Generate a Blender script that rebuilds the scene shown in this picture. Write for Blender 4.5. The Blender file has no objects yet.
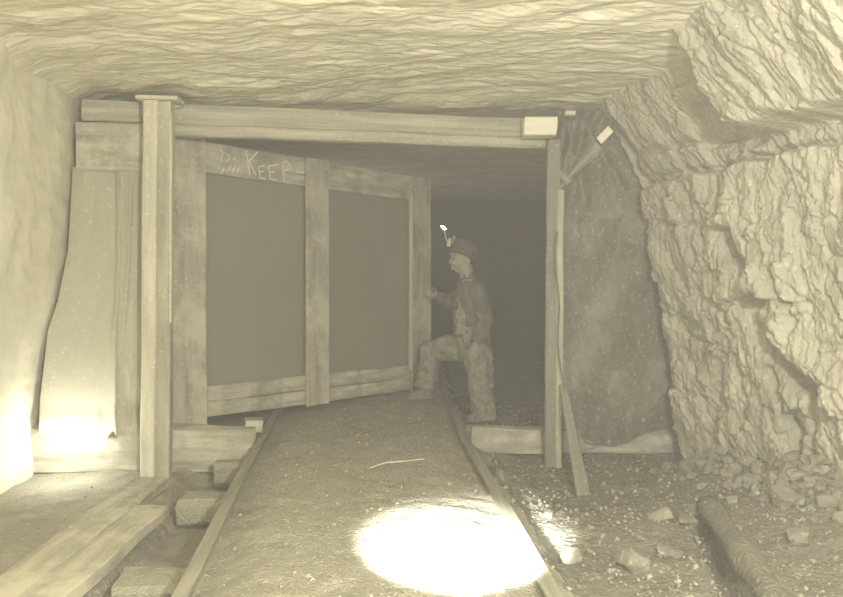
import bpy, bmesh, math, random
from mathutils import Vector, Matrix, noise, Euler
random.seed(7)
C = bpy.context.scene.collection
S = bpy.context.scene
V = Vector
# ------------------------------------------------------------------ camera
F = 800.0
CAM = V((0, 0, 1.09))
PITCH = math.atan(15.5/F)
cd = bpy.data.cameras.new('camera'); cam = bpy.data.objects.new('camera', cd); C.objects.link(cam)
cd.sensor_width = 36; cd.lens = 36*F/843; cd.clip_start = .05
cam.location = CAM; cam.rotation_euler = (math.pi/2-PITCH, 0, 0)
S.camera = cam
ROT = Euler((math.pi/2-PITCH, 0, 0)).to_matrix()
def ray(px, py): return ROT @ V(((px-421.5)/F, -(py-298.5)/F, -1))
def P(px, py, Y):
    d = ray(px, py); return CAM + d*(Y/d.y)
def G(px, py, z):
    d = ray(px, py); return CAM + d*((z-CAM.z)/d.z)
def onplane(px, py, p0, n):
    d = ray(px, py); return CAM + d*((p0-CAM).dot(n)/d.dot(n))
def pix(p):
    q = ROT.transposed() @ (p-CAM)
    if q.z > -.05: return None
    return 421.5+q.x/-q.z*F, 298.5-q.y/-q.z*F
def N(x, y, z=0, s=1.0): return noise.noise(V((x, y, z))*s)
def FB(x, y, z=0, s=1.0, o=4):
    return noise.fractal(V((x, y, z))*s, 1.0, 2.1, o)
def ss(a, b, x):
    t = max(0, min(1, (x-a)/(b-a))) if a != b else float(x > a)
    return t*t*(3-2*t)
def lerp(pts, x):
    if x <= pts[0][0]: return pts[0][1]
    for (a, b), (c, d) in zip(pts, pts[1:]):
        if x <= c: return b+(d-b)*(x-a)/(c-a)
    return pts[-1][1]
# ------------------------------------------------------------------ materials
def lin(c): return c/12.92 if c <= .04045 else ((c+.055)/1.055)**2.4
def sepia(v, w=0.0): return (lin(min(1, v*1.025)), lin(min(1, v)), lin(v*(.875-w)), 1)
def mat(name, lo, hi, scale=(4, 4, 4), detail=6, bump=.3, bscale=30, rough=.9, speck=0, dirt=0, coord='Object', bdist=.01, wave=None, streak=None):
    m = bpy.data.materials.new(name); m.use_nodes = True
    nt = m.node_tree; n = nt.nodes; L = nt.links
    b = n['Principled BSDF']; b.inputs['Roughness'].default_value = rough
    b.inputs['Specular IOR Level'].default_value = .25
    tc = n.new('ShaderNodeTexCoord'); mp = n.new('ShaderNodeMapping'); mp.inputs['Scale'].default_value = scale
    L.new(tc.outputs[coord], mp.inputs['Vector'])
    nz = n.new('ShaderNodeTexNoise'); nz.inputs['Detail'].default_value = detail; nz.inputs['Scale'].default_value = 1
    nz.inputs['Roughness'].default_value = .62
    L.new(mp.outputs[0], nz.inputs['Vector'])
    cr = n.new('ShaderNodeValToRGB'); cr.color_ramp.elements[0].position = .3; cr.color_ramp.elements[1].position = .7
    cr.color_ramp.elements[0].color = sepia(lo); cr.color_ramp.elements[1].color = sepia(hi)
    L.new(nz.outputs['Fac'], cr.inputs[0]); col = cr.outputs[0]
    def over(col, src, a, bb, v):
        r = n.new('ShaderNodeValToRGB'); r.color_ramp.elements[0].position = a; r.color_ramp.elements[1].position = bb
        L.new(src, r.inputs[0])
        mx = n.new('ShaderNodeMix'); mx.data_type = 'RGBA'
        L.new(r.outputs[0], mx.inputs[0]); L.new(col, mx.inputs[6]); mx.inputs[7].default_value = sepia(v)
        return mx.outputs[2]
    if dirt:
        d = n.new('ShaderNodeTexNoise'); d.inputs['Scale'].default_value = 2.3; d.inputs['Detail'].default_value = 8
        d.inputs['Roughness'].default_value = .7
        L.new(tc.outputs[coord], d.inputs['Vector'])
        col = over(col, d.outputs['Fac'], .48, .62, dirt)
    if speck:
        s = n.new('ShaderNodeTexNoise'); s.inputs['Scale'].default_value = 38; s.inputs['Detail'].default_value = 5
        s.inputs['Roughness'].default_value = .75
        L.new(tc.outputs[coord], s.inputs['Vector'])
        col = over(col, s.outputs['Fac'], .585, .66, speck)
    L.new(col, b.inputs['Base Color'])
    bn = n.new('ShaderNodeTexNoise'); bn.inputs['Scale'].default_value = bscale; bn.inputs['Detail'].default_value = 8
    if streak:
        m2 = n.new('ShaderNodeMapping'); m2.inputs['Scale'].default_value = streak
        L.new(tc.outputs[coord], m2.inputs['Vector']); L.new(m2.outputs[0], bn.inputs['Vector'])
    else: L.new(tc.outputs[coord], bn.inputs['Vector'])
    bp = n.new('ShaderNodeBump'); bp.inputs['Strength'].default_value = bump; bp.inputs['Distance'].default_value = bdist
    L.new(bn.outputs['Fac'], bp.inputs['Height']); L.new(bp.outputs[0], b.inputs['Normal'])
    return m
def emit(name, v, s):
    m = bpy.data.materials.new(name); m.use_nodes = True; b = m.node_tree.nodes['Principled BSDF']
    b.inputs['Base Color'].default_value = sepia(v); b.inputs['Emission Color'].default_value = sepia(1); b.inputs['Emission Strength'].default_value = s
    return m
M = dict(
 roof=mat('roof_rock', .80, .92, (2, 7, 3), bump=.7, bscale=1, bdist=.03, streak=(12, 34, 12)),
 rib=mat('rib_rock', .58, .72, (3, 3, 1.6), bump=.9, bscale=1, bdist=.02, streak=(40, 40, 16), speck=.76),
 ribl=mat('left_rib_rock', .82, .88, (2, 2, 2), bump=.4, bscale=14, bdist=.02),
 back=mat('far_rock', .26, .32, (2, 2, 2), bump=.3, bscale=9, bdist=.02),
 floor=mat('floor_dust', .55, .69, (7, 7, 7), bump=1, bscale=80, bdist=.02, speck=.80, dirt=.62),
 plank=mat('header_wood', .56, .76, (1.5, 9, 30), bump=.3, bscale=1, streak=(3, 60, 60), bdist=.004, speck=.8),
 pale=mat('pale_wood', .68, .84, (1.5, 9, 20), bump=.3, bscale=1, streak=(3, 60, 60), bdist=.004, speck=.9),
 old=mat('dusty_wood', .52, .74, (2, 14, 24), bump=.35, bscale=1, streak=(4, 60, 60), bdist=.005, speck=.82, dirt=.78),
 dark=mat('dark_wood', .46, .56, (2, 14, 24), bump=.35, bscale=1, streak=(4, 60, 60), bdist=.005, speck=.66),
 sill=mat('sill_wood', .54, .86, (2, 9, 16), bump=.6, bscale=1, streak=(5, 40, 40), bdist=.008, dirt=.6),
 white=mat('fresh_cut_wood', .9, .97, (3, 20, 20), bump=.2, bscale=40),
 canvasL=mat('left_canvas', .66, .71, (2, 2, 1), bump=.15, bscale=50, speck=.8),
 canvasR=mat('right_canvas', .36, .50, (3, 3, 2), bump=.6, bscale=40, dirt=.56, speck=.70),
 canvasHighlight=mat('fold_highlight_canvas', .52, .66, (8, 8, 8), bump=.4, bscale=60, dirt=.72),  # pale colour stands in for the highlight on the curtain folds
 canvasD=mat('door_canvas', .53, .57, (1.5, 1.5, 1.5), bump=.15, bscale=60, speck=.5),
 rail=mat('rail_steel', .46, .62, (40, 1, 40), bump=.2, bscale=40, rough=.55),
 coalfloor_falloff=mat('floor_coal_falloff', .40, .54, (6, 6, 6), bump=1, bscale=40, bdist=.02, speck=.72, dirt=.48),  # coal debris; its darker tone also imitates the light falling off
 rock=mat('loose_rock', .44, .58, (9, 9, 9), bump=.9, bscale=30, speck=.7),
 coal=mat('coal_bits', .44, .74, (9, 9, 9), bump=.5, bscale=25),
 chalk=mat('chalk', .88, .95, (20, 20, 20), bump=.1),
 skin=mat('skin', .57, .63, (8, 8, 8), bump=.05, rough=.6),
 hair=mat('hair', .2, .26, (9, 9, 60), bump=.3),
 shirt=mat('work_shirt', .30, .46, (16, 16, 11), bump=.8, bscale=45),
 denim=mat('overall_denim', .40, .62, (22, 22, 14), bump=.8, bscale=45, speck=.66),
 cap=mat('cap_cloth', .30, .36, (12, 12, 12), bump=.3, bscale=60),
 boot=mat('boot_leather', .44, .54, (14, 14, 14), bump=.3, bscale=40),
 tin=mat('lamp_tin', .8, .9, (20, 20, 20), bump=.1, rough=.35),
 eye=mat('eye', .16, .18, (5, 5, 5), bump=0, rough=.3),
 cord=mat('cord', .40, .46, (30, 30, 30), bump=.3),
 straw=mat('straw', .82, .9, (30, 30, 30), bump=.1),
)
M['flame'] = emit('flame', 1, 14)
# ------------------------------------------------------------------ object helpers
def matof(o):
    m = o.matrix_basis.copy()
    return matof(o.parent) @ m if o.parent else m
def link(name, me, m, parent=None, MW=None, smooth=False):
    o = bpy.data.objects.new(name, me); C.objects.link(o)
    if m: me.materials.append(m)
    if smooth:
        for p in me.polygons: p.use_smooth = True
    MW = MW or Matrix.Identity(4)
    if parent:
        o.parent = parent; o.matrix_basis = matof(parent).inverted() @ MW
    else: o.matrix_basis = MW
    return o
def centred(verts, faces, name, m, parent=None, smooth=False):
    """mesh from world-space verts, origin at its base centre"""
    lo = V((min(v[i] for v in verts) for i in range(3))); hi = V((max(v[i] for v in verts) for i in range(3)))
    c = V(((lo.x+hi.x)/2, (lo.y+hi.y)/2, lo.z))
    me = bpy.data.meshes.new(name); me.from_pydata([tuple(V(v)-c) for v in verts], [], faces); me.update()
    return link(name, me, m, parent, Matrix.Translation(c), smooth)
def tag(o, label=None, cat=None, group=None, kind=None):
    if label: o['label'] = label
    if cat: o['category'] = cat
    if group: o['group'] = group
    if kind: o['kind'] = kind
    return o
def thing(name, loc, label, cat, group=None):
    o = bpy.data.objects.new(name, None); C.objects.link(o); o.location = loc; o.empty_display_size = .1
    return tag(o, label, cat, group)
def frame(x, up):
    x = x.normalized(); y = up.cross(x).normalized(); z = x.cross(y)
    return Matrix((x, y, z)).transposed()
def timber(name, p0, p1, w, h, m, parent=None, up=V((0, 0, 1)), rough=.004, bev=.008, seg=.08, taper=0, seed=0, sag=0):
    """board from p0 to p1 (centre line), w across, h along up; edges chamfered and slightly uneven"""
    p0, p1 = V(p0), V(p1); d = p1-p0; Ln = d.length; R = frame(d, up)
    n = max(2, int(Ln/seg)); ring = []
    a, b = w/2, h/2; bv = min(bev, a*.4, b*.4)
    prof = [(-a+bv, -b), (0, -b), (a-bv, -b), (a, -b+bv), (a, 0), (a, b-bv), (a-bv, b), (0, b), (-a+bv, b), (-a, b-bv), (-a, 0), (-a, -b+bv)]
    vs, fs = [], []; k = len(prof); s = seed*7.3+Ln*3
    for i in range(n+1):
        t = i/n; x = Ln*t
        for j, (y, z) in enumerate(prof):
            g = 1-taper*t
            vs.append((x+rough*1.5*N(y*20, z*20, s) if i in (0, n) else x,
                       y*g+rough*N(x*2.5, z*9+3, s)*1.6, z*g+rough*N(x*2.5, y*9+5, s+4)*1.6+sag*math.sin(math.pi*t)))
    for i in range(n):
        for j in range(k):
            fs.append((i*k+j, (i+1)*k+j, (i+1)*k+(j+1) % k, i*k+(j+1) % k))
    fs.append(tuple(range(k))[::1]); fs.append(tuple(n*k+j for j in range(k))[::-1])
    me = bpy.data.meshes.new(name); me.from_pydata(vs, [], fs); me.update()
    bm = bmesh.new(); bm.from_mesh(me); bmesh.ops.recalc_face_normals(bm, faces=bm.faces); bm.to_mesh(me); bm.free()
    MW = Matrix.Translation(p0) @ R.to_4x4()
    return link(name, me, m, parent, MW)
def grid(nu, nv, f):
    vs = [f(i/nu, j/nv) for j in range(nv+1) for i in range(nu+1)]
    fs = [(j*(nu+1)+i, j*(nu+1)+i+1, (j+1)*(nu+1)+i+1, (j+1)*(nu+1)+i) for j in range(nv) for i in range(nu)]
    return vs, fs
def tube(pts, r, k=8, vs=None, fs=None, cap=True):
    """pts world points; r radius, list, or list of (ra, rb, ref)"""
    vs = [] if vs is None else vs; fs = [] if fs is None else fs
    pts = [V(p) for p in pts]; n = len(pts); base = len(vs); prev = None
    for i, p in enumerate(pts):
        t = (pts[min(i+1, n-1)]-pts[max(i-1, 0)]).normalized()
        ra = r[i] if isinstance(r, (list, tuple)) else r
        if isinstance(ra, (list, tuple)): ra, rb = ra[0], ra[1]
        else: rb = ra
        ref = V((0, 1, 0)) if abs(t.y) < .85 else V((0, 0, 1))
        u = (ref - t*ref.dot(t)).normalized(); w = t.cross(u)
        for j in range(k):
            a = 2*math.pi*j/k
            vs.append(p+u*(rb*math.cos(a))+w*(ra*math.sin(a)))
    for i in range(n-1):
        for j in range(k):
            fs.append((base+i*k+j, base+i*k+(j+1) % k, base+(i+1)*k+(j+1) % k, base+(i+1)*k+j))
    if cap:
        fs.append(tuple(base+j for j in range(k))[::-1]); fs.append(tuple(base+(n-1)*k+j for j in range(k)))
    return vs, fs
def smoothpath(pts, n=6):
    pts = [V(p) for p in pts]; out = []
    for i in range(len(pts)-1):
        a = pts[max(i-1, 0)]; b = pts[i]; c = pts[i+1]; d = pts[min(i+2, len(pts)-1)]
        for k in range(n):
            t = k/n
            out.append(.5*((2*b)+(c-a)*t+(2*a-5*b+4*c-d)*t*t+(3*b-a-3*c+d)*t**3))
    out.append(pts[-1]); return out
def ball(c, r, vs, fs, k=16, rot=None):
    c = V(c); base = len(vs); n = k//2
    for i in range(1, n):
        th = math.pi*i/n
        for j in range(k):
            ph = 2*math.pi*j/k
            q = V((r[0]*math.sin(th)*math.cos(ph), r[1]*math.sin(th)*math.sin(ph), r[2]*math.cos(th)))
            vs.append(c+(rot @ q if rot else q))
    for i in range(n-2):
        for j in range(k):
            fs.append((base+i*k+j, base+(i+1)*k+j, base+(i+1)*k+(j+1) % k, base+i*k+(j+1) % k))
    fs.append(tuple(base+j for j in range(k))); fs.append(tuple(base+(n-2)*k+j for j in range(k))[::-1])
def remeshed(name, vs, fs, voxel, m, parent=None, wrinkle=None, smooth=4):
    me = bpy.data.meshes.new('source'); me.from_pydata([tuple(v) for v in vs], [], fs); me.update()
    bm = bmesh.new(); bm.from_mesh(me); bmesh.ops.recalc_face_normals(bm, faces=bm.faces); bm.to_mesh(me); bm.free()
    o = bpy.data.objects.new('source', me); C.objects.link(o)
    r = o.modifiers.new('r', 'REMESH'); r.mode = 'VOXEL'; r.voxel_size = voxel
    s = o.modifiers.new('s', 'SMOOTH'); s.factor = .5; s.iterations = smooth
    dg = bpy.context.evaluated_depsgraph_get(); ev = o.evaluated_get(dg); m2 = bpy.data.meshes.new_from_object(ev)
    m2.update()
    nv = [(v.co.copy(), v.normal.copy()) for v in m2.vertices]; nf = [tuple(p.vertices) for p in m2.polygons]
    bpy.data.objects.remove(o)
    out = [c+n*wrinkle(c, n) if wrinkle else c for c, n in nv]
    return centred(out, nf, name, m, parent, True)
def noisy_rock(name, c, size, m, label, seed, group='loose rocks on the mine floor', rotz=0, sink=.25):
    bm = bmesh.new(); bmesh.ops.create_icosphere(bm, subdivisions=3, radius=1)
    planes = [V((noise.random_unit_vector())) for _ in range(9)]
    for v in bm.verts:
        p = v.co.copy()
        for q in planes:
            dd = p.dot(q)
            if dd > .62: p -= q*(dd-.62)
        p *= 1+.10*N(p.x, p.y, p.z+seed*9, 2.5)
        v.co = V((p.x*size[0], p.y*size[1], p.z*size[2]))
    me = bpy.data.meshes.new(name); bm.to_mesh(me); bm.free()
    MW = Matrix.Translation(V(c)+V((0, 0, size[2]*(.62-sink)))) @ Matrix.Rotation(rotz, 4, 'Z')
    return tag(link(name, me, m, None, MW), label, 'rock', group)
# ------------------------------------------------------------------ ground
RZ = .115     # rail head height
_l = [G(190, 577, RZ), G(232, 492, RZ), G(275, 413, RZ)]
_r = [G(545, 577, RZ-.01), G(505, 505, RZ-.01), G(466, 440, RZ-.01), G(441, 386, RZ-.01)]
_l = [(_l[0].y-3, _l[0].x+.25)]+[(p.y, p.x) for p in _l]
_r = [(_r[0].y-3, _r[0].x+.12)]+[(p.y, p.x) for p in _r]
xl = lambda Y: lerp(_l, Y); xr = lambda Y: lerp(_r, Y)
def frameY(x): return 4.9+.2*(x+1.52)       # the timber set stands on this line
def ribx(Y, z):
    b = lerp([(-.3, 1.80), (-.15, 1.77), (.5, 1.67), (1.1, 1.58), (1.78, 1.45), (2.15, 1.22), (2.5, 1.05)], z)
    return b + .16*max(0, min(5.35-Y, 2.2)) - (.16+.1)*max(0, min(5.35-Y, 1.2))*ss(1.7, 2.4, z)*0
_ra, _rb = G(699, 506, 0), G(738, 590, 0)
def shade_groove(x, Y):  # groove left of the log, shaped deep to make a dark shade there
    t = max(-.05, min(1.6, ((x-_ra.x)*(_rb.x-_ra.x)+(Y-_ra.y)*(_rb.y-_ra.y))/((_rb.x-_ra.x)**2+(_rb.y-_ra.y)**2)))
    return .13*math.exp(-(math.hypot(x-_ra.x-t*(_rb.x-_ra.x), Y-_ra.y-t*(_rb.y-_ra.y))/.05)**4)
def gz(x, Y):
    a, b = xl(Y), xr(Y); fy = frameY(x); back = ss(fy-.05, fy+.25, Y)
    if a <= x <= b:
        t = min(x-a, b-x)
        z = .055+.045*ss(.03, .25, t)+.012*FB(x, Y, 3, 1.5)
        z += .03*ss(5.6, 6.6, Y)
    elif x < a:
        t = a-x
        low = -.17+.10*ss(.35, .48, t)+.015*FB(x, Y, 1, 3)
        hi = .07
        low = low*(1-back)+hi*back
        z = .06+(low-.06)*ss(0.01, .09, t)
        if x < -1.25 and Y > 3.9:      # spoil piled against the left prop
            z += .02*ss(3.9, 4.5, Y)*(1-back)*ss(-2.1, -1.7, x)
    else:
        t = x-b
        low = -.02-.10*ss(.1, .5, t)*ss(3.6, 4.7, Y)+.03*FB(x, Y, 5, 2)
        low = low*(1-back)+(-.02)*back
        z = .06+(low-.06)*ss(.0, .16, t)
        wd = ribx(Y, 0)-x
        z += .30*math.exp(-max(0, wd+.02)/.16)*ss(5.2, 4.6, Y)+.05*ss(.9, .2, wd)*ss(5.4, 4.6, Y)
    z += .010*N(x, Y, 0, 9)+.006*N(x, Y, 4, 23)+.004*N(x, Y, 8, 55)-shade_groove(x, Y)
    return z
def nonuni(segs):
    out = []
    for a, b, n in segs:
        out += [a+(b-a)*i/n for i in range(n)]
    return out+[segs[-1][1]]
xs = nonuni([(-3.4, -2.4, 8), (-2.4, 2.0, 250), (2.0, 3.4, 8)])
ys = nonuni([(-1.5, 2.2, 30), (2.2, 7.4, 260), (7.4, 12.5, 40)])
vs = [(x, y, gz(x, y)) for y in ys for x in xs]; nx = len(xs)
fs = [(j*nx+i, j*nx+i+1, (j+1)*nx+i+1, (j+1)*nx+i) for j in range(len(ys)-1) for i in range(nx-1)]
me = bpy.data.meshes.new('floor'); me.from_pydata(vs, [], fs); me.update()
me.materials.append(M['floor']); me.materials.append(M['coalfloor_falloff'])
for p_ in me.polygons:
    c_ = p_.center
    if c_.x > xr(c_.y)+.12+.10*N(c_.x*4, c_.y*4): p_.material_index = 1  # faces right of the rail: darker coal, painting in the light falloff
tag(link('floor', me, None, smooth=True), 'dusty mine floor with coal dust banked between the rails', kind='structure')
# ------------------------------------------------------------------ rock shell
def ceil_z(x, y):
    z = 2.245+.03*ss(4.6, 2.5, y)+.04*FB(x*.5, y, 2, 1.3)
    q = y+.22*x+.30*N(x, y, 0, 1.1)+.10*N(x*3, y*3, 4)
    z += .018*(1-abs(N(x*1.4, q*4.0, 3))*2)*ss(7, 5.5, y)+.013*N(x*5, q*12, 7)+.008*N(x*13, q*30, 7)+.004*N(x*30, q*60, 9)
    z -= .35*ss(-1.9, -2.6, x)
    if z < 2.205 and 4.3 < y < 5.9 and -2.2 < x < 1.3: z = 2.205+(z-2.205)*.1
    return z
xs = nonuni([(-3.4, -2.6, 6), (-2.6, 2.6, 240), (2.6, 3.4, 6)])
ys = nonuni([(-1.5, 2.4, 50), (2.4, 5.6, 260), (5.6, 12.5, 50)])
nx = len(xs)
vs = [(x, y, ceil_z(x, y)) for y in ys for x in xs]
fs = [(j*nx+i, (j+1)*nx+i, (j+1)*nx+i+1, j*nx+i+1) for j in range(len(ys)-1) for i in range(nx-1)]
me = bpy.data.meshes.new('ceiling'); me.from_pydata(vs, [], fs); me.update()
tag(link('ceiling', me, M['roof'], smooth=True), 'rippled pale rock roof of the mine entry', kind='structure')

def seg_dist(px, py, pts):
    best = 1e9; side = 0
    for (x0, y0), (x1, y1) in zip(pts, pts[1:]):
        dx, dy = x1-x0, y1-y0; t = max(0, min(1, ((px-x0)*dx+(py-y0)*dy)/(dx*dx+dy*dy)))
        qx, qy = px-x0-t*dx, py-y0-t*dy; d = math.hypot(qx, qy)
        if d < best: best = d; side = 1 if dx*qy-dy*qx > 0 else -1
    return best, side
CRACKS = [  # (polyline on the rib face, width, depth)
 ([(735, 238), (752, 262), (762, 300), (768, 330), (795, 368), (830, 395)], 9, .13),
 ([(760, 300), (775, 300)], 10, .05),
 ([(785, 270), (797, 295), (806, 322)], 4, .06),
 ([(640, 186), (668, 178), (700, 172), (745, 160), (830, 142)], 4, .05),
 ([(612, 122), (628, 150), (645, 185)], 4, .06),
 ([(655, 215), (665, 222), (700, 222), (712, 235)], 2.5, .03),
 ([(724, 360), (720, 400), (716, 440)], 5, .06),
 ([(742, 350), (744, 385), (750, 400)], 3, .05),
 ([(775, 370), (790, 400), (800, 440), (806, 470)], 4, .06),
 ([(640, 150), (690, 143), (740, 150), (770, 158)], 3, .035),
 ([(668, 310), (690, 325), (705, 345), (722, 345)], 2.5, .03),
 ([(700, 290), (728, 310), (740, 335)], 3, .035),
 ([(690, 190), (700, 230), (702, 270)], 2, .03), ([(722, 180), (724, 215)], 2, .03),
 ([(815, 380), (818, 430), (812, 470)], 4, .05),
 ([(670, 385), (700, 392), (712, 400)], 2, .025),
]
def rib_disp(p, s):
    q = pix(p); d = 0
    y, z = p.y, p.z
    # blocky, vertically cleaved coal
    y2 = y+.10*N(y*2, z*2, 5)+.03*N(y*7, z*7, 8); z2 = z+.12*N(y*2, z*2, 15)
    a = .5*N(y2*4, 0, z*1.1, 1)+.22*N(y2*12, 3, z*2.6)+.13*N(y2*30, 6, z*8)+.10*N(y2*60, 6, z*20)
    d += .055*a+.02*N(y*7, 1, z*7)+.008*N(y*20, 2, z*18)+.007*N(y*55, 2, z*50)
    for sy, sz_, k1, k2 in ((4.5, 2.4, .030, .22), (12, 6, .014, .22), (30, 17, .006, .2)):
        c = noise.voronoi(V((y2*sy, 7.7, z2*sz_)))[1][0]
        hy, hz_, hc_ = N(c.x*3.1, c.z*3.7, 4)*2, N(c.x*3.3, c.z*2.9, 14)*2, N(c.x*2.7, c.z*3.9, 24)
        d += k1*hc_+k2*(hy*(y2*sy-c.x)/sy+hz_*(z2*sz_-c.z)/sz_)*.6
    cell = noise.voronoi(V((y2*7, 3.3, z2*3.4)))[0]
    d += .016*ss(0, .10, cell[1]-cell[0])-.015
    st = math.floor((z2*3.2+y2*1.3)*2.0); d += .014*N(st*3.7, math.floor(y2*9)*1.9, 2)
    if q and s > .02:
        px, py = q
        px += 5*N(px*.05, py*.05, 2); py += 5*N(px*.05, py*.05, 9)
        if px < 900:
            for pts, w, dep in CRACKS:
                e, sd = seg_dist(px, py, pts)
                d -= dep*math.exp(-(e/w)**2)
                if w > 8: d += .09*ss(60, 0, e)*(ss(0, 10, e) if sd < 0 else 0)
            # big overhanging block, top right
            e1 = (px-(712+ (py-40)*.50 if py > 40 else 712))
            blk = ss(-6, 5, e1)*ss(134-(px-750)*.2+3, 134-(px-750)*.2-5, py)
            d += .24*blk
            # recessed shelf under it, down to the ledge
            d -= .12*ss(-4, 4, px-688+(80-py)*.2)*ss(6, -6, e1)*ss(150, 135, py)*ss(60, 75, py)
            # band below the ledge stands proud
            ledge = lerp([(640, 188), (700, 174), (745, 162), (830, 144)], px)
            d += .06*ss(-3, 4, py-ledge)*ss(640, 660, px)
    return d
def wall_mesh(name, fn, us, zs, m, lab, flip=False, extra=None):
    vs = [fn(u, z) for z in zs for u in us]; n = len(us)
    fs = [(j*n+i, j*n+i+1, (j+1)*n+i+1, (j+1)*n+i) for j in range(len(zs)-1) for i in range(n-1)]
    if flip: fs = [f[::-1] for f in fs]
    if extra: extra(vs, fs, n)
    me = bpy.data.meshes.new(name); me.from_pydata([tuple(v) for v in vs], [], fs); me.update()
    return tag(link(name, me, m, smooth=True), lab, kind='structure')
def ribR(Y, z):
    if Y > 5.35:     # the face turns the corner and runs back behind the cloth
        x = ribx(5.35, z)+(Y-5.35)*1.2; p = V((min(x, 2.4), 5.35+(Y-5.35)*.8, z)); s = 0
        return p+V((-.03, -.03, 0))*N(Y*5, z*5)
    p = V((ribx(Y, z), Y, z)); s = (5.35-Y)
    d = rib_disp(p, s); d *= ss(-.02, .12, s) if d > 0 else 1
    return p+V((-.93, -.36, 0))*d
wall_mesh('wall_right', ribR, nonuni([(-1.5, 2.8, 50), (2.8, 5.35, 330), (5.35, 6.6, 20)]), nonuni([(-.35, 2.5, 340)]), M['rib'],
          'rugged cleaved coal rib along the right side of the entry')
def ribL(Y, z):
    x = -2.105-.21*ss(2.0, .2, z)+.30*ss(1.7, 2.45, z)*ss(4.6, 3.0, Y)
    x += .03*FB(Y, z, 3, 1.2)+.012*N(Y*7, z*3, 2)+.01*N(Y*5, z*14, 5)+.004*N(Y*25, z*25)
    x += .10*(1-ss(0, .2, z+.05))*ss(4.6, 3.5, Y)
    if Y > 5.0: x -= (Y-5.0)*.6
    return V((max(x, -3.0), Y, z))
wall_mesh('wall_left', ribL, nonuni([(-1.5, 3.2, 40), (3.2, 5.2, 130), (5.2, 7, 16)]), nonuni([(-.35, 2.5, 160)]), M['ribl'],
          'pale smooth rock rib along the left side of the entry', True)
def far(u, z):   # U-shaped end of the entry behind the door
    pts = [(0, V((-2.9, 6.0, 0))), (4, V((-3.0, 10.5, 0))), (9.5, V((2.9, 11.5, 0))), (15, V((2.4, 6.2, 0)))]
    for (a, p), (b, q) in zip(pts, pts[1:]):
        if u <= b: c = p.lerp(q, (u-a)/(b-a)); break
    k = .18*FB(c.x, c.y, z, 1.1)+.03*N(c.x*6, c.y*6, z*4)
    d = (V((0, 8, 0))-c).normalized(); return V((c.x, c.y, z))+d*k
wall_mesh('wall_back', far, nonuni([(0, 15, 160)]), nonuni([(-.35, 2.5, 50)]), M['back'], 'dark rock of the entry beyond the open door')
# ------------------------------------------------------------------ timber set around the doorway
def fp(px, py, off=0): return onplane(px, py, V((-1.52, 4.9-off, 0)), V((-.2, 1, 0)).normalized())
def bar(name, a, b, thick, m, label, cat, off=0, group=None, seed=0, rough=.004):
    """board facing the camera: a=(px top, py top, py bottom) at its left end, b at its right end"""
    p0, p1 = fp(a[0], (a[1]+a[2])/2, off), fp(b[0], (b[1]+b[2])/2, off)
    h = ((fp(a[0], a[1], off)-fp(a[0], a[2], off)).length+(fp(b[0], b[1], off)-fp(b[0], b[2], off)).length)/2
    sh = V((0, thick/2, 0))
    return tag(timber(name, p0+sh, p1+sh, thick, h, m, seed=seed, rough=rough), label, cat, group)
bar('header_beam', (80, 99, 121), (551, 119.5, 138), .10, M['plank'], 'long upper header beam spanning the top of the doorway under the rock roof', 'beam', 0, seed=1)
bar('header_board', (150, 122.5, 135), (545, 138, 148), .07, M['plank'], 'thinner lower header board fixed right beneath the long upper header beam', 'board', .01, seed=2)
bar('lagging_board', (75, 121.5, 170), (150, 123.5, 171), .05, M['old'], 'wide whitewash-stained board nailed left of the left prop above the canvas', 'board', .02, seed=3)
bar('sill_timber', (20, 424, 474), (252, 432, 470), .16, M['sill'], 'heavy weathered sill timber on the floor behind the left prop', 'beam', 0, seed=4, rough=.012)
bar('sill_timber', (469, 430, 452), (700, 429, 456), .16, M['sill'], 'rounded pale sill timber on the floor behind the right post', 'beam', 0, seed=5, rough=.012)
# left prop: two boards nailed together, with a cap piece
pl = thing('prop', G(157, 482, -.09), 'tall pale prop of two boards between floor and roof at the left of the doorway', 'post')
Yp = 4.74
timber('pale_board', P(149.5, 482, Yp), P(152.5, 102, Yp), .085, .10, M['pale'], pl, up=V((0, 1, 0)), seed=6)['label'] = 'brighter left board of the prop'
timber('dull_board', P(163.5, 480, Yp+.01), P(165.5, 103, Yp+.01), .088, .085, M['plank'], pl, up=V((0, 1, 0)), seed=7)['label'] = 'duller right board of the prop'
timber('cap_piece', P(140, 99, Yp), P(181, 100.5, Yp), .14, .022, M['pale'], pl, seed=8)
timber('edge_strip', P(171, 322, Yp-.02), P(171.5, 112, Yp-.02), .012, .03, M['pale'], pl, up=V((0, 1, 0)), seed=9)
tag(timber('wedge', P(172, 107, 4.86), P(182, 104, 4.86), .06, .035, M['pale'], seed=10), 'small pale wedge driven beside the cap of the left prop', 'wedge')
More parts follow.
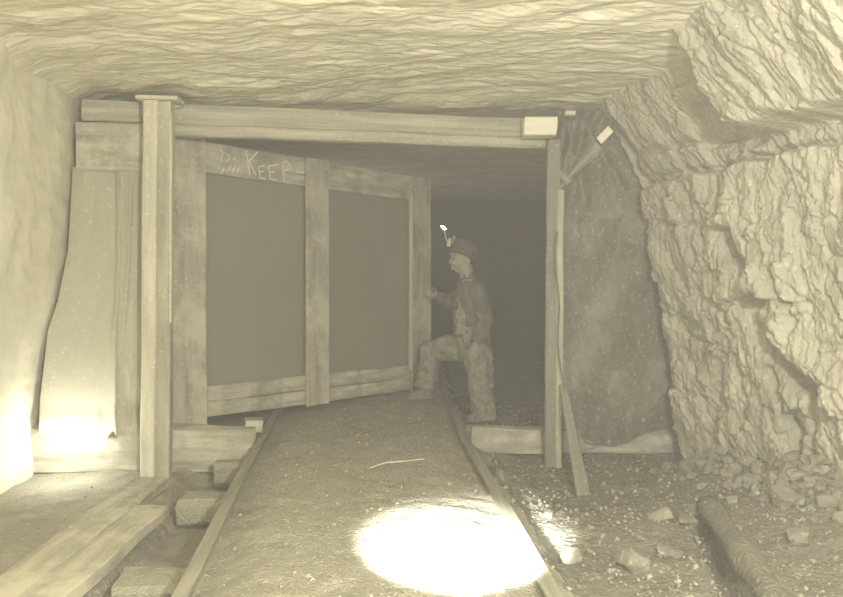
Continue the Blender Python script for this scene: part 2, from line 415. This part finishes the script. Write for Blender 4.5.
# right post
pr = thing('prop', G(552, 470, -.13), 'slender post of two upright boards at the right of the doorway', 'post')
Yr = 5.19
timber('wide_board', P(551, 468, Yr), P(554, 140, Yr), .085, .05, M['dark'], pr, up=V((0, 1, 0)), seed=11)
timber('narrow_board', P(558.5, 472, Yr-.04), P(560, 190, Yr-.04), .045, .045, M['plank'], pr, up=V((0, 1, 0)), seed=12)['label'] = 'paler narrow board on the front of the post'
tag(timber('block', P(523, 128, 5.2), P(555, 128, 5.2), .16, .115, M['white'], seed=13), 'bright fresh-cut wood block at the right end of the header beam', 'block')
tag(timber('wedge', P(564.5, 113.5, 5.2), P(574.5, 113.5, 5.2), .05, .032, M['pale'], seed=14), 'tiny pale wedge against the roof above the right curtain', 'wedge')
tag(timber('leaning_lath', P(583.5, 497, 4.50), P(563, 385, 5.08), .045, .08, M['dark'], up=V((1, 0, 0)), seed=15, taper=.45), 'thin dark lath leaning against the right post with its foot in the dust', 'lath')
# cord hanging down the right post
cp = [P(557, 232, 5.10), P(555, 262, 5.10), P(559, 300, 5.10), P(558, 345, 5.09), P(563, 380, 5.05), P(568, 396, 5.03), P(571, 408, 5.02), P(580, 436, 5.02), P(592, 444, 5.04), P(604, 440, 5.1)]
v_, f_ = tube(smoothpath(cp, 5), .006, 6)
tag(centred(v_, f_, 'cord', M['cord'], smooth=True), 'thin dark cord hanging down the right post and curling at its foot', 'cord')
# left canvas
def cl(u, v):
    top, bot = 167, 436+4*N(u*9, 0, 1)+2*N(u*40, 0, 2)
    if u > .6: bot += ss(.6, .68, u)*(10*max(0, math.sin(u*62)*.6+N(u*30, 4)*1.2)-3)
    py = top+(bot-top)*v
    left = lerp([(160, 73), (200, 71), (250, 68), (300, 58), (330, 48), (400, 40), (450, 38)], py)
    px = left+(146-left)*u
    off = .02*math.sin(u*9+v*1.5)+.03*ss(.25, 0, v)*0
    fold = .035*math.exp(-((u-.62-.10*v)/.025)**2)+.025*math.exp(-((u-.80+.05*v)/.02)**2)*ss(0, .1, v)*ss(.8, .4, v)
    off += fold+.010*FB(u*4, v*4, 1)+.05*ss(.88, .97, v)
    return fp(px, py, .03-.06*ss(.1, 0, v)*0+off-.05)
v_, f_ = grid(70, 110, cl)
sl = centred([tuple(p) for p in v_], f_, 'canvas_sheet', M['canvasL'], smooth=True)
tag(sl, 'smooth hanging canvas sheet with ragged bottom edge left of the left prop', 'canvas')
# right curtain
def cr_(u, v):
    top = 111; bot = lerp([(0, 428), (.12, 436), (.3, 446), (.42, 442), (.52, 433), (.65, 428), (1, 424)], u)
    py = top+(bot-top)*v
    l = lerp([(108, 556), (118, 553), (150, 552), (190, 555), (240, 558), (450, 562)], py); px = l+(720-l)*u
    y = 0.0
    w = ss(.45, 0, u)
    y += .06*w*math.sin(u*55+v*22+2*N(u*6, v*9, 1))*ss(.55, 0, v)
    y += .08*math.exp(-((px-590+(py-150)*.75)/7)**2)*ss(205, 180, py)
    y += .07*math.exp(-((px-568-(py-130)*.25)/4)**2)*ss(240, 130, py)
    y += .03*math.exp(-((u-.02)/.03)**2)
    y += .05*ss(.88, 1, v)*ss(.6, .35, u)*(.6+.4*math.sin(u*60))
    y += .035*FB(u*5, v*6, 4)+.02*N(px*.09+py*.05, py*.02, 3)*ss(260, 150, py)+.05*math.exp(-((px-612-(py-170)*.6)/5)**2)*ss(210, 170, py)
    p = fp(px, py, .06+y)
    return p
v_, f_ = grid(120, 170, cr_)
tag(centred([tuple(p) for p in v_], f_, 'canvas_curtain', M['canvasR'], smooth=True), 'stained canvas curtain bunched at its top, right of the doorway', 'canvas')
tag(timber('batten', P(599, 141, 5.17), P(611, 129, 5.17), .008, .05, M['white'], up=V((0, 0, 1)), seed=16), 'bright short batten stub tucked in the top folds of the right curtain', 'batten')
cur = bpy.data.objects['canvas_curtain']
def strip(ax, ay, bx, by, w0, w1, bow):  # added ribbons; the fold highlight is put into their paler colour
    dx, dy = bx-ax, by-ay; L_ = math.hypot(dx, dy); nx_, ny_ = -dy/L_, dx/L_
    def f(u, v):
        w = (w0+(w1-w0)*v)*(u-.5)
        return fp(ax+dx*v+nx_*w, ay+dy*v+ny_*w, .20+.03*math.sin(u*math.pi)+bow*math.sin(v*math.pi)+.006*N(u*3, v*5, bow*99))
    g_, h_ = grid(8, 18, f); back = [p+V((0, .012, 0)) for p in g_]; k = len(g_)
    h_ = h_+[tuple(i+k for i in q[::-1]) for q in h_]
    o = centred([tuple(p) for p in g_+back], h_, 'fold', M['canvasHighlight'], cur, True); o['label'] = 'curtain strip coloured paler as a fold highlight'
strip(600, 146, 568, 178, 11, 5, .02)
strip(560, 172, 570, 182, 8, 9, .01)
# ------------------------------------------------------------------ door
D0 = P(172, 134, 5.08); D0.z = .14
D1 = P(431, 178, 7.1); D1.z = .14
dd = V((D1.x-D0.x, D1.y-D0.y, 0)); DL = dd.length; dd.normalize(); dn = V((dd.y, -dd.x, 0))
ztop = 2.03
door = thing('mine_door', D0, 'large canvas-backed wooden frame door standing open across the track', 'door')
def dpt(s, z, o=0): return V((D0.x, D0.y, 0))+dd*s+dn*o+V((0, 0, z))
def dpx(px, py, o=0): return onplane(px, py, dpt(0, 0, o), dn)
def ds(px, o=.03): q = dpx(px, 283, o); return (q-V((D0.x, D0.y, q.z))).dot(dd)
def dz(px, py): return dpx(px, py).z
def dboard(name, px, w, z0, z1, o, m, seed, t=.03):
    s = ds(px, o); return timber(name, dpt(s, z0, o), dpt(s, z1, o), w, t, m, door, up=dn, seed=seed)
s1, s2, s3, s4, s5 = ds(205), ds(306), ds(328), ds(411), ds(430)
dboard('stile', (172+205)/2-1, s1-ds(168), dz(180, 430), dz(180, 133), .03, M['old'], 21)['label'] = 'broad dusty hinge-side stile'
dboard('stile', 317.3, s3-s2, dz(317, 403.5), dz(317, 161), .045, M['old'], 22)['label'] = 'middle stile standing proud of the rails'
timber('edge_strip', dpt(s4-.004, .35, .03), dpt(s4-.004, 1.85, .03), .014, .036, M['pale'], door, up=dn, seed=41)
dboard('stile', 420.7, s5-s4, dz(420, 392), dz(420, 178), .03, M['old'], 23)
zt = (dz(210, 142), dz(405, 176)); zb = (dz(210, 174), dz(405, 200))
rt = timber('top_rail', dpt(s1-.15, (zt[0]+zb[0])/2, 0), dpt(s4+.1, (zt[1]+zb[1])/2, 0), .03, (zt[0]-zb[0]+zt[1]-zb[1])/2, M['sill'], door, seed=24)
zt = (dz(205, 384), dz(408, 366)); zb = (dz(205, 419), dz(408, 389))
def half(a, b): return a[0]*(1-b)+a[1]*0
h1 = (zt[0]-zb[0]+zt[1]-zb[1])/2
timber('bottom_rail', dpt(s1-.15, (zt[0]+zb[0])/2+h1/4, .004), dpt(s4, (zt[1]+zb[1])/2+h1/4, .004), .03, h1/2-.004, M['sill'], door, seed=25)
timber('bottom_rail', dpt(s1-.15, (zt[0]+zb[0])/2-h1/4, 0), dpt(s4, (zt[1]+zb[1])/2-h1/4, 0), .03, h1/2-.004, M['sill'], door, seed=26)
zt_, zb_ = dz(260, 155), dz(260, 400)
v_, f_ = grid(60, 50, lambda u, v: dpt(.05+u*(DL-.08), .2+v*1.78, -.022+.008*FB(u*5, v*4, 2)-.01*math.sin(u*math.pi*2)**2*math.sin(v*math.pi)))
centred([tuple(p) for p in v_], f_, 'canvas_panel', M['canvasD'], door, True)
# chalk writing on the top rail
def strokes(name, lines, w, par, o, lab):
    vs, fs = [], []
    for ln in lines:
        pts = [dpx(x, y, o) for x, y in ln]
        for a, b in zip(pts, pts[1:]):
            t = (b-a).normalized(); n = t.cross(dn).normalized()*w/2; k = len(vs)
            a2, b2 = a-t*w*.3, b+t*w*.3
            for q in (dn*0, dn*.0012):
                vs += [a2-n+q, a2+n+q, b2+n+q, b2-n+q]
            fs += [(k+4, k+5, k+6, k+7), (k, k+3, k+2, k+1), (k, k+1, k+5, k+4), (k+1, k+2, k+6, k+5), (k+2, k+3, k+7, k+6), (k+3, k, k+4, k+7)]
    o = centred(vs, fs, name, M['chalk'], par); o['label'] = lab; return o
u8 = lambda L_: [[(220+x*.1186, 130+y*.1186) for x, y in l] for l in L_]
strokes('chalk_letters', u8([[(222, 176), (250, 385)], [(318, 182), (244, 262), (300, 378)],
    [(372, 300), (322, 312), (340, 404), (382, 412)], [(330, 352), (366, 348)],
    [(492, 292), (408, 306), (424, 412), (474, 420)], [(416, 358), (462, 352)],
    [(524, 275), (538, 436)], [(524, 275), (560, 262), (590, 292), (584, 330), (530, 350)], [(640, 352), (725, 360)]]), .009, rt, .017, 'chalk letters reading KEEP')
strokes('chalk_scribble', u8([[(2, 165), (25, 200), (8, 240), (20, 270)], [(40, 195), (75, 210), (80, 245), (50, 262)], [(90, 300), (60, 350)], [(130, 300), (100, 360)], [(160, 310), (150, 355)], [(30, 330), (10, 365)], [(110, 250), (130, 240)]]), .006, rt, .017, 'faint chalk scribble')
# ------------------------------------------------------------------ track
def railobj(label, f, y0, y1, top):
    prof = [(-.022, 0), (.022, 0), (.022, -.014), (.008, -.022), (.008, -.06), (.018, -.072), (.018, -.08), (-.018, -.08), (-.018, -.072), (-.008, -.06), (-.008, -.022), (-.022, -.014)]
    n = 60; vs, fs = [], []; k = len(prof)
    for i in range(n+1):
        y = y0+(y1-y0)*i/n
        for a, b in prof: vs.append((f(y)+a*1.15, y, top+b))
    for i in range(n):
        for j in range(k): fs.append((i*k+j, i*k+(j+1) % k, (i+1)*k+(j+1) % k, (i+1)*k+j))
    fs.append(tuple(range(k))); fs.append(tuple(n*k+j for j in range(k))[::-1])
    o = centred(vs, fs, 'track_rail', M['rail']); return tag(o, label, 'rail')
railobj('left mine track rail curving in towards the hinge side of the open door', xl, .5, 6.4, RZ)
railobj('right mine track rail running beside the boy to the doorway', xr, .5, 8.5, RZ-.01)
def tie(p, dx, w, h, m, lab, cat='sleeper', grp=None, name='sleeper', ang=0, ln=.5):
    p = V(p); d = V((math.cos(ang), math.sin(ang), 0))
    return tag(timber(name, p, p+d*ln, w, h, m, seed=p.y*3, rough=.014, bev=.035), lab, cat, grp)
tie(G(176, 515, -.09)+V((0, .1, 0)), 0, .22, .14, M['floor'], 'squared sleeper end in the ditch beside the tip of the floor boards', ang=.05, ln=.36)
tie(G(213, 476, -.06)+V((0, .05, 0)), 0, .16, .15, M['floor'], 'squared sleeper end in the ditch just in front of the left sill timber', ang=.12, ln=.26)
tie(V((-1.16, 3.05, -.10)), 0, .24, .13, M['floor'], 'broad rounded sleeper in the ditch near the bottom edge of the view', ang=.1, ln=.4)
tag(timber('block', P(245, 425, 5.12), P(262, 425, 5.15), .12, .08, M['old'], seed=31), 'short wood block lying between left sill timber and left rail', 'block')
# floor boards at left
tag(timber('floor_board', (-1.335, 2.2, -.045), (-1.335, 3.93, -.035), .17, .06, M['old'], seed=32, rough=.008), 'dusty floor board with a bright cut edge bordering the left ditch', 'board', 'boards laid on the floor at left')
tag(timber('floor_board', (-1.515, 2.2, -.05), (-1.50, 4.45, -.02), .18, .06, M['old'], seed=33, rough=.008), 'dusty floor board on the wall side, running back to the left prop', 'board', 'boards laid on the floor at left')
# half-buried log at right
def log(name, pts, r, m, label):
    pts = smoothpath(pts, 8); n = len(pts); vs, fs = tube(pts, [r*(.9+.1*math.sin(i*.7)) for i in range(n)], 20)
    vs = [v+V((.008*N(v.x*9, v.y*5, v.z*30), 0, .008*N(v.x*20, v.y*6, v.z*9))) for v in vs]
    return tag(centred([tuple(v) for v in vs], fs, name, m, smooth=True), label, 'log')
a = G(705, 503, .0); b = G(762, 590, .0)
log('log', [a+V((.02, 0, -.02)), a.lerp(b, .5)+V((.02, 0, -.01)), b+V((.02, 0, -.01)), b+(b-a)*.8+V((0, 0, -.05))], 0.064, M['coalfloor_falloff'], 'half-buried dust-covered log running out of the lower right floor')
# straw on the floor
v_, f_ = tube(smoothpath([G(370, 468, .115), G(385, 463, .118), G(402, 461.5, .118), G(424, 459, .115)], 4), .0035, 5)
tag(centred(v_, f_, 'straw', M['straw']), 'single pale straw lying on the dust between the rails', 'straw')
# ------------------------------------------------------------------ loose rocks
RK = [
 (662, 519, (.075, .06, .05), 'rounded pale rock left of a flat slab near the half-buried log'),
 (686, 523, (.085, .06, .035), 'flat angular slab of rock touching the left side of the half-buried log'),
 (630, 566, (.09, .08, .07), 'largest angular rock on the lower right floor'),
 (668, 555, (.07, .055, .03), 'low flat rock on the floor right of the largest angular rock'),
 (640, 540, (.035, .03, .02), 'small dark rock above the largest angular rock'),
 (500, 478, (.035, .04, .05), 'small upright rock just right of the right rail'),
 (548, 517, (.055, .03, .03), 'pale rock with a bright top on the floor below the right post'),
 (570, 562, (.06, .05, .05), 'pale rock at the bottom of the view right of the bright pool'),
 (160, 540, (.055, .05, .045), 'pale lumpy rock in the ditch beside the floor board edge'),
 (734, 505, (.04, .03, .045), 'small jagged rock standing right of the half-buried log'),
 (738, 530, (.03, .03, .02), 'small rock at the foot of the rib right of the half-buried log'),
 (783, 497, (.09, .07, .08), 'broken coal lump at the foot of the right rib'),
 (800, 540, (.07, .06, .05), 'coal lump lying at the bottom right against the rib'),
 (388, 397, (.045, .02, .012), 'thin dark flake of rock below the free edge of the door'),
 (318, 403, (.035, .03, .015), 'small flake of rock under the middle stile of the door'),
]
for i, (px, py, sz, lab) in enumerate(RK):
    z0 = 0
    for _ in range(6):
        g = G(px, py, z0); z0 = gz(g.x, g.y)
    noisy_rock('rock', (g.x, g.y, z0), sz, M['rock'], lab, i, rotz=i*1.3)
# broken coal heaped along the foot of the right rib: uncountable
vs, fs = [], []
for i in range(420):
    y = random.uniform(3.0, 5.1); w = abs(random.gauss(0, .16)); x = ribx(y, 0)-.02-w
    rr = (.012+.045*random.random()**2)*(1 if w < .3 else .6); z = gz(x, y)
    bm = bmesh.new(); bmesh.ops.create_icosphere(bm, subdivisions=2, radius=1)
    pl_ = [(noise.random_unit_vector(), random.uniform(.45, .8)) for _ in range(7)]
    k = len(vs); sc = V((random.uniform(.7, 1.3), random.uniform(.7, 1.3), random.uniform(.6, 1.1)))*rr
    for v in bm.verts:
        p = v.co.copy()
        for q, t in pl_:
            e = p.dot(q)
            if e > t: p -= q*(e-t)
        vs.append(V((x+p.x*sc.x, y+p.y*sc.y, z+rr*.25+p.z*sc.z)))
    fs += [tuple(v.index+k for v in f.verts) for f in bm.faces]; bm.free()
me = bpy.data.meshes.new('coal_rubble'); me.from_pydata([tuple(v) for v in vs], [], fs); me.update()
tag(link('coal_rubble', me, M['rock']), 'broken coal rubble heaped along the foot of the right rib', 'coal', kind='stuff')
# coal crumbs: uncountable
vs, fs = [], []
for i in range(5200):
    for _ in range(20):
        y = 2.3+4.9*random.random()**1.2; x = random.uniform(-2.0, 1.75)
        if x < xl(y) and random.random() < .6: continue
        if abs(x-xl(y)) < .05 or abs(x-xr(y)) < .05: continue
        if x < -1.2 and -1.62 < x: continue
        if x > ribx(y, 0)-.1: continue
        dens = .25+.75*ss(.3, .9, x)
        if random.random() < dens: break
    r = .003+.009*random.random()**4*(1.5 if x > .4 else 1)
    z = gz(x, y)+r*.3; k = len(vs)
    q = [V((random.uniform(-1, 1), random.uniform(-1, 1), random.uniform(-1, 1))).normalized()*r*random.uniform(.6, 1.3) for _ in range(3)]
    c = V((x, y, z))
    t = [V((1, 0, 0)), V((-.5, .87, 0)), V((-.5, -.87, 0))]
    vs += [c+t[0]*r+q[0]*.4, c+t[1]*r+q[1]*.4, c+t[2]*r+q[2]*.4, c+V((0, 0, r*.9))+q[0]*.3, c-V((0, 0, r))]
    fs += [(k, k+1, k+3), (k+1, k+2, k+3), (k+2, k, k+3), (k+1, k, k+4), (k+2, k+1, k+4), (k, k+2, k+4)]
me = bpy.data.meshes.new('coal_crumbs'); me.from_pydata([tuple(v) for v in vs], [], fs); me.update()
tag(link('coal_crumbs', me, M['coal']), 'scattered crumbs of coal and stone over the mine floor', 'coal', kind='stuff')
# ------------------------------------------------------------------ the boy
BY = 6.42
def Q(px, py, d=0): return P(px, py, BY+d)
boy = thing('person', V((Q(478, 424).x, BY, -.02)), 'person in cap and overalls with one foot on the track, hand on the open door', 'person')
m_ = BY/F   # metres per pixel at the boy
# --- body: head with features, neck, trunk, arms, hands, legs, one surface
vs, fs = [], []
hc = Q(463.5, 254)
ball(hc, (.088, .073, .098), vs, fs, 20)
ball(Q(459, 262, 0), (.068, .058, .070), vs, fs, 16)             # face
ball(Q(457.2, 270.2, 0), (.022, .026, .020), vs, fs, 12)         # chin
tube([Q(466, 267.5), Q(458, 270.5)], [.045, .026], 12, vs, fs)     # jaw
tube([Q(452.6, 256.5), Q(450.6, 260.5), Q(449.3, 263)], [.007, .010, .012], 8, vs, fs)   # nose
ball(Q(450.9, 263.8), (.014, .016, .008), vs, fs, 8)
ball(Q(452.2, 266.9), (.013, .02, .006), vs, fs, 8)             # lips
ball(Q(452.6, 268.9), (.013, .018, .006), vs, fs, 8)
tube([Q(452, 254.5, -.035), Q(451, 254.2, 0), Q(452, 254.5, .035)], [.012, .012, .012], 8, vs, fs)  # brow
ball(Q(454.5, 262.5, -.035), (.028, .022, .022), vs, fs, 10)     # cheek
ball(Q(468.5, 261, -.075), (.016, .012, .030), vs, fs, 10)       # near ear
ball(Q(468.5, 261, .075), (.016, .012, .030), vs, fs, 10)        # far ear
tube([Q(465.5, 264), Q(468, 284)], [.050, .056], 14, vs, fs)     # neck
tube([Q(468, 279), Q(469, 290), Q(470, 310), Q(471, 330), Q(472, 350)], [(.06, .10), (.10, .15), (.115, .155), (.10, .13), (.105, .14)], 16, vs, fs)
nS, nE, nW = Q(477, 289, -.15), Q(485, 322, -.20), Q(475.5, 345, -.235)
tube([nS, nE], [.050, .040], 12, vs, fs); tube([nE, nW], [.040, .026], 12, vs, fs)
fS, fE, fW = Q(466, 290, .15), P(450, 303, BY+.28), P(438.5, 296, 6.90)
tube([fS, fE], [.050, .040], 12, vs, fs); tube([fE, fW], [.038, .024], 12, vs, fs)
nH, nK, nA = Q(478, 352, -.07), Q(481, 388, -.07), Q(484.5, 419, -.06)
tube([nH, nK, nA], [.08, .055, .038], 12, vs, fs)
fH, fK, fA = Q(467, 350, .08), Q(428.5, 349, .16), Q(424, 390, .17)
tube([fH, fK], [.08, .058], 12, vs, fs); tube([fK, fA], [.056, .038], 12, vs, fs)
# near hand hanging, slightly curled
pd = V((-.10, 0, -1)).normalized()
palm0 = nW; palm1 = nW+pd*.075
tube([palm0, palm0+pd*.03, palm1], [(.026, .018), (.036, .016), (.038, .014)], 12, vs, fs)
for k, ln in enumerate((.062, .072, .068, .052)):
    off = V((-.030+.019*k, 0, 0)); a0 = palm1+off-pd*.01
    a1 = a0+pd*ln*.45+V((-.003, .004, 0)); a2 = a1+pd*ln*.33+V((-.006, .014, 0)); a3 = a2+pd*ln*.22+V((-.006, .014, 0))
    tube([a0, a1, a2, a3], [.0095, .009, .008, .0065], 8, vs, fs)
t0 = palm0+pd*.02+V((-.022, .004, 0))
tube([t0, t0+V((-.022, .004, -.022)), t0+V((-.030, .012, -.048)), t0+V((-.028, .020, -.064))], [.013, .011, .0095, .007], 8, vs, fs)
# far hand laid on the free edge of the door, fingers closing round it
hd = V((-.9, .25, .25)).normalized()
q1 = fW+hd*.055
tube([fW, q1], [(.022, .03), (.018, .038)], 10, vs, fs)
for k, ln in enumerate((.060, .07, .066, .05)):
    a0 = q1+V((0, -.02+.004*k, .028-.019*k)); a1 = a0+V((-.020, -.022, .006))*ln/.07*1.2; a2 = a1+V((-.024, .004, 0))*ln/.07; a3 = a2+V((-.016, .006, -.002))
    tube([a0, a1, a2, a3], [.0095, .009, .008, .0065], 8, vs, fs)
tube([fW+hd*.015+V((0, 0, .02)), fW+hd*.03+V((0, -.005, .045)), fW+hd*.05+V((-.01, -.005, .062))], [.012, .010, .008], 8, vs, fs)
body = remeshed('body', vs, fs, .0052, M['skin'], boy, smooth=3)
# eyes
for s in (-1, 1):
    v_, f_ = [], []; ball(Q(454.6, 258.6, s*.038), (.009, .009, .005), v_, f_, 10)
    centred(v_, f_, 'eye', M['eye'], boy, True)
for s in (-1, 1):
    v_, f_ = tube([Q(452.2, 255.4, s*.030), Q(454.6, 254.6, s*.046), Q(457.2, 255.2, s*.055)], [.002, .003, .002], 6)
    centred(v_, f_, 'eyebrow', M['hair'], boy, True)
# hair below the cap
vs, fs = [], []
ball(Q(470.5, 257.5, 0), (.046, .079, .058), vs, fs, 16); tube([Q(465, 250, -.066), Q(465.5, 256.5, -.070)], [.014, .010], 8, vs, fs)
remeshed('hair', vs, fs, .006, M['hair'], boy, lambda c, n: .003*N(c.x, c.y, c.z, 90))
# wrinkle field for cloth
def wr(a, s, st=1.0):
    return lambda c, n: a*(abs(N(c.x*s*1.3+c.z*s*.6, c.y*s, c.z*s*st, 1))*-2+.5)+a*.4*N(c.x, c.y, c.z, s*3)
# shirt: trunk + sleeves
vs, fs = [], []
tube([Q(467.5, 277.5), Q(469, 285), Q(469.8, 298), Q(471, 318), Q(473, 338), Q(474, 352)], [(.060, .072), (.105, .155), (.128, .175), (.128, .168), (.122, .16), (.128, .165)], 18, vs, fs)
tube([Q(463, 276), Q(472, 274.5)], [(.02, .065), (.025, .065)], 12, vs, fs)    # collar
tube([nS+V((-.02, .02, .015)), nS, nS.lerp(nE, .5), nE, nE.lerp(nW, .5), nW+V((0, 0, .012))], [.055, .068, .066, .062, .056, .047], 14, vs, fs)
tube([fS, fS.lerp(fE, .5), fE, fE.lerp(fW, .5), fE.lerp(fW, .9)], [.068, .066, .058, .050, .042], 14, vs, fs)
remeshed('shirt', vs, fs, .0075, M['shirt'], boy, wr(.014, 10, .9), 3)
# overalls: seat, legs, bib
vs, fs = [], []
tube([Q(472, 326), Q(473, 340), Q(474, 356)], [(.128, .165), (.135, .172), (.13, .165)], 18, vs, fs)
tube([nH+V((-.01, .02, .10)), nH, nH.lerp(nK, .5), nK, nK.lerp(nA, .5), nA], [.085, .118, .110, .096, .094, .100], 16, vs, fs)
ft = fH+V((0, 0, .02))
ball(fK+V((.012, 0, 0)), (.084, .084, .084), vs, fs, 16)
tube([ft, ft.lerp(fK, .5)+V((0, 0, .0)), fK+V((.02, 0, -.005))], [.125, .108, .078], 16, vs, fs)
tube([fK+V((.010, 0, -.01)), fK.lerp(fA, .35)+V((.02, 0, 0)), fK.lerp(fA, .7)+V((.015, 0, 0)), fA+V((.01, 0, .02))], [.076, .086, .088, .094], 16, vs, fs)
tube([Q(462, 298, -.02), Q(461.3, 312, -.02), Q(463, 334, -.02)], [(.055, .10), (.066, .125), (.08, .14)], 14, vs, fs)   # bib
for s in (-1, 1):
    tube(smoothpath([Q(460, 300, s*.075-.02), Q(460.5, 290, s*.095), Q(466, 280.2, s*.090), Q(474, 282, s*.08), Q(482, 292, s*.06), Q(486, 312, s*.03), Q(485, 330, s*.03)], 3), (.011), 8, vs, fs)
remeshed('overalls', vs, fs, .0075, M['denim'], boy, wr(.018, 9, .8), 2)
# boots
def boot(name, ank, toe, zg, par):
    vs, fs = [], []
    d = V((toe.x-ank.x, toe.y-ank.y, 0)); L_ = d.length; d.normalize(); a = V((ank.x, ank.y, zg))
    tube([V((ank.x, ank.y, zg+.13)), V((ank.x, ank.y, zg+.07)), a-d*.015+V((0, 0, .04))], [.050, .052, .050], 12, vs, fs)
    tube([a-d*.055+V((0, 0, .035)), a+d*.03+V((0, 0, .045)), a+d*(L_*.6)+V((0, 0, .036)), a+d*L_+V((0, 0, .026))], [(.035, .038), (.045, .040), (.036, .046), (.022, .034)], 12, vs, fs)
    tube([a-d*.07+V((0, 0, .010)), a+d*(L_*.6)+V((0, 0, .010)), a+d*(L_+.02)+V((0, 0, .010))], [(.012, .038), (.012, .048), (.010, .034)], 12, vs, fs)
    remeshed(name, [V((v.x, v.y, max(v.z, zg))) for v in vs], fs, .006, M['boot'], par, lambda c, n: .002*N(c.x, c.y, c.z, 40))
g = gz(fA.x, fA.y)
boot('boot', fA+V((.01, 0, 0)), fA+V((-.135, -.05, 0)), g+.002, boy)
g = gz(nA.x, nA.y)
boot('boot', nA, nA+V((-.15, -.06, 0)), g+.002, boy)
# cap
vs, fs = [], []
ball(Q(463.3, 247.0, 0), (.104, .092, .070), vs, fs, 20, Euler((0, .28, 0)).to_matrix())
ball(Q(469, 250, 0), (.080, .088, .070), vs, fs, 18)
tube([Q(450, 250.5, 0), Q(459, 251.5, 0), Q(474, 258.5, 0)], [(.018, .080), (.03, .094), (.02, .075)], 16, vs, fs)
tube([Q(452, 249.5, 0), Q(446.8, 250.5, 0)], [(.010, .070), (.005, .045)], 14, vs, fs)
remeshed('cap', vs, fs, .006, M['cap'], boy, lambda c, n: .005*N(c.x, c.y, c.z, 14)+.002*N(c.x, c.y, c.z, 50), 3)
# --- oil lamp hooked on the cap
lamp = thing('cap_lamp', Q(449, 246, -.01), 'small bright open-flame oil lamp hooked on the front of the cap', 'lamp')
vs, fs = tube([Q(448.6, 246.5, -.02), Q(448.9, 244, -.02), Q(449.8, 239.5, -.02), Q(450.1, 238, -.02)], [.015, .016, .011, .005], 12)
centred(vs, fs, 'font', M['tin'], lamp, True)
vs, fs = tube([Q(448.2, 243, -.02), Q(446, 238, -.025), Q(445, 233, -.025), Q(444.6, 229.5, -.025)], [.006, .005, .0042, .005], 8)
centred(vs, fs, 'spout', M['tin'], lamp, True)
vs, fs = tube(smoothpath([Q(450.6, 244.5, -.02), Q(452.5, 241, -.02), Q(453.3, 237, -.02), Q(454.4, 236, -.02), Q(454.6, 240, -.02)], 3), .003, 6)
centred(vs, fs, 'hook', M['tin'], lamp, True)
vs, fs = tube([Q(445.5, 229.6, -.025), Q(444, 228, -.025), Q(442.6, 226.8, -.025), Q(441, 225.8, -.025)], [.008, .012, .010, .003], 10)
centred(vs, fs, 'flame', M['flame'], lamp, True)
# ------------------------------------------------------------------ dusty air, added to lift the blacks and flatten contrast
bm = bmesh.new(); bmesh.ops.create_cube(bm, size=1); me = bpy.data.meshes.new('haze'); bm.to_mesh(me); bm.free()
hz = link('haze', me, None, None, Matrix.Translation((0, 5.3, 1.07)) @ Matrix.Diagonal((5.9, 13.4, 2.9, 1)))
hm = bpy.data.materials.new('haze_veil'); hm.use_nodes = True; nt = hm.node_tree; nt.nodes.clear()
vo = nt.nodes.new('ShaderNodeVolumeScatter'); vo.inputs['Density'].default_value = .032; vo.inputs['Anisotropy'].default_value = .1
vo.inputs['Color'].default_value = (1, .95, .78, 1)
ou = nt.nodes.new('ShaderNodeOutputMaterial'); nt.links.new(vo.outputs[0], ou.inputs['Volume'])
me.materials.append(hm); tag(hz, 'thin dusty air added to lift the dark tones of the mine entry', kind='stuff')
# ------------------------------------------------------------------ light
def light(name, typ, loc, energy, size=.2, color=(1, .96, .89), aim=None, **kw):
    d = bpy.data.lights.new(name, typ); d.energy = energy; d.color = color
    if typ == 'AREA': d.shape = 'DISK'; d.size = size
    else: d.shadow_soft_size = size
    for k, v in kw.items(): setattr(d, k, v)
    o = bpy.data.objects.new(name, d); C.objects.link(o); o.location = loc
    if aim is not None: o.rotation_euler = (V(aim)-V(loc)).to_track_quat('-Z', 'Y').to_euler()
    return o
light('flash', 'POINT', (.66, .1, 1.62), 500, .07)
light('glare_spot', 'SPOT', (.10, 1.72, .42), 2600, .02, aim=(.135, 2.90, .1), spot_size=math.radians(12.5), spot_blend=.45, color=(1, .99, .94)).scale = (2.9, 1, 1)  # unseen spot added to throw the glare patch on the near floor
light('side_glare_fill', 'POINT', (-2.05, 4.60, .19), 7.5, .04, color=(1, .99, .94))  # unseen point light added for the glare by the left wall
light('far_fill', 'POINT', (-1.2, 8.6, 1.2), 14, .3)  # unseen fill added to brighten the entry behind the door
w = bpy.data.worlds.new('world'); S.world = w; w.use_nodes = True
w.node_tree.nodes['Background'].inputs[0].default_value = (1, .96, .88, 1)
w.node_tree.nodes['Background'].inputs[1].default_value = 1.0
S.view_settings.view_transform = 'Standard'; S.view_settings.look = 'None'; S.view_settings.gamma = 1
S.view_settings.use_curve_mapping = False; S.view_settings.exposure = 0
S.cycles.use_denoising = True
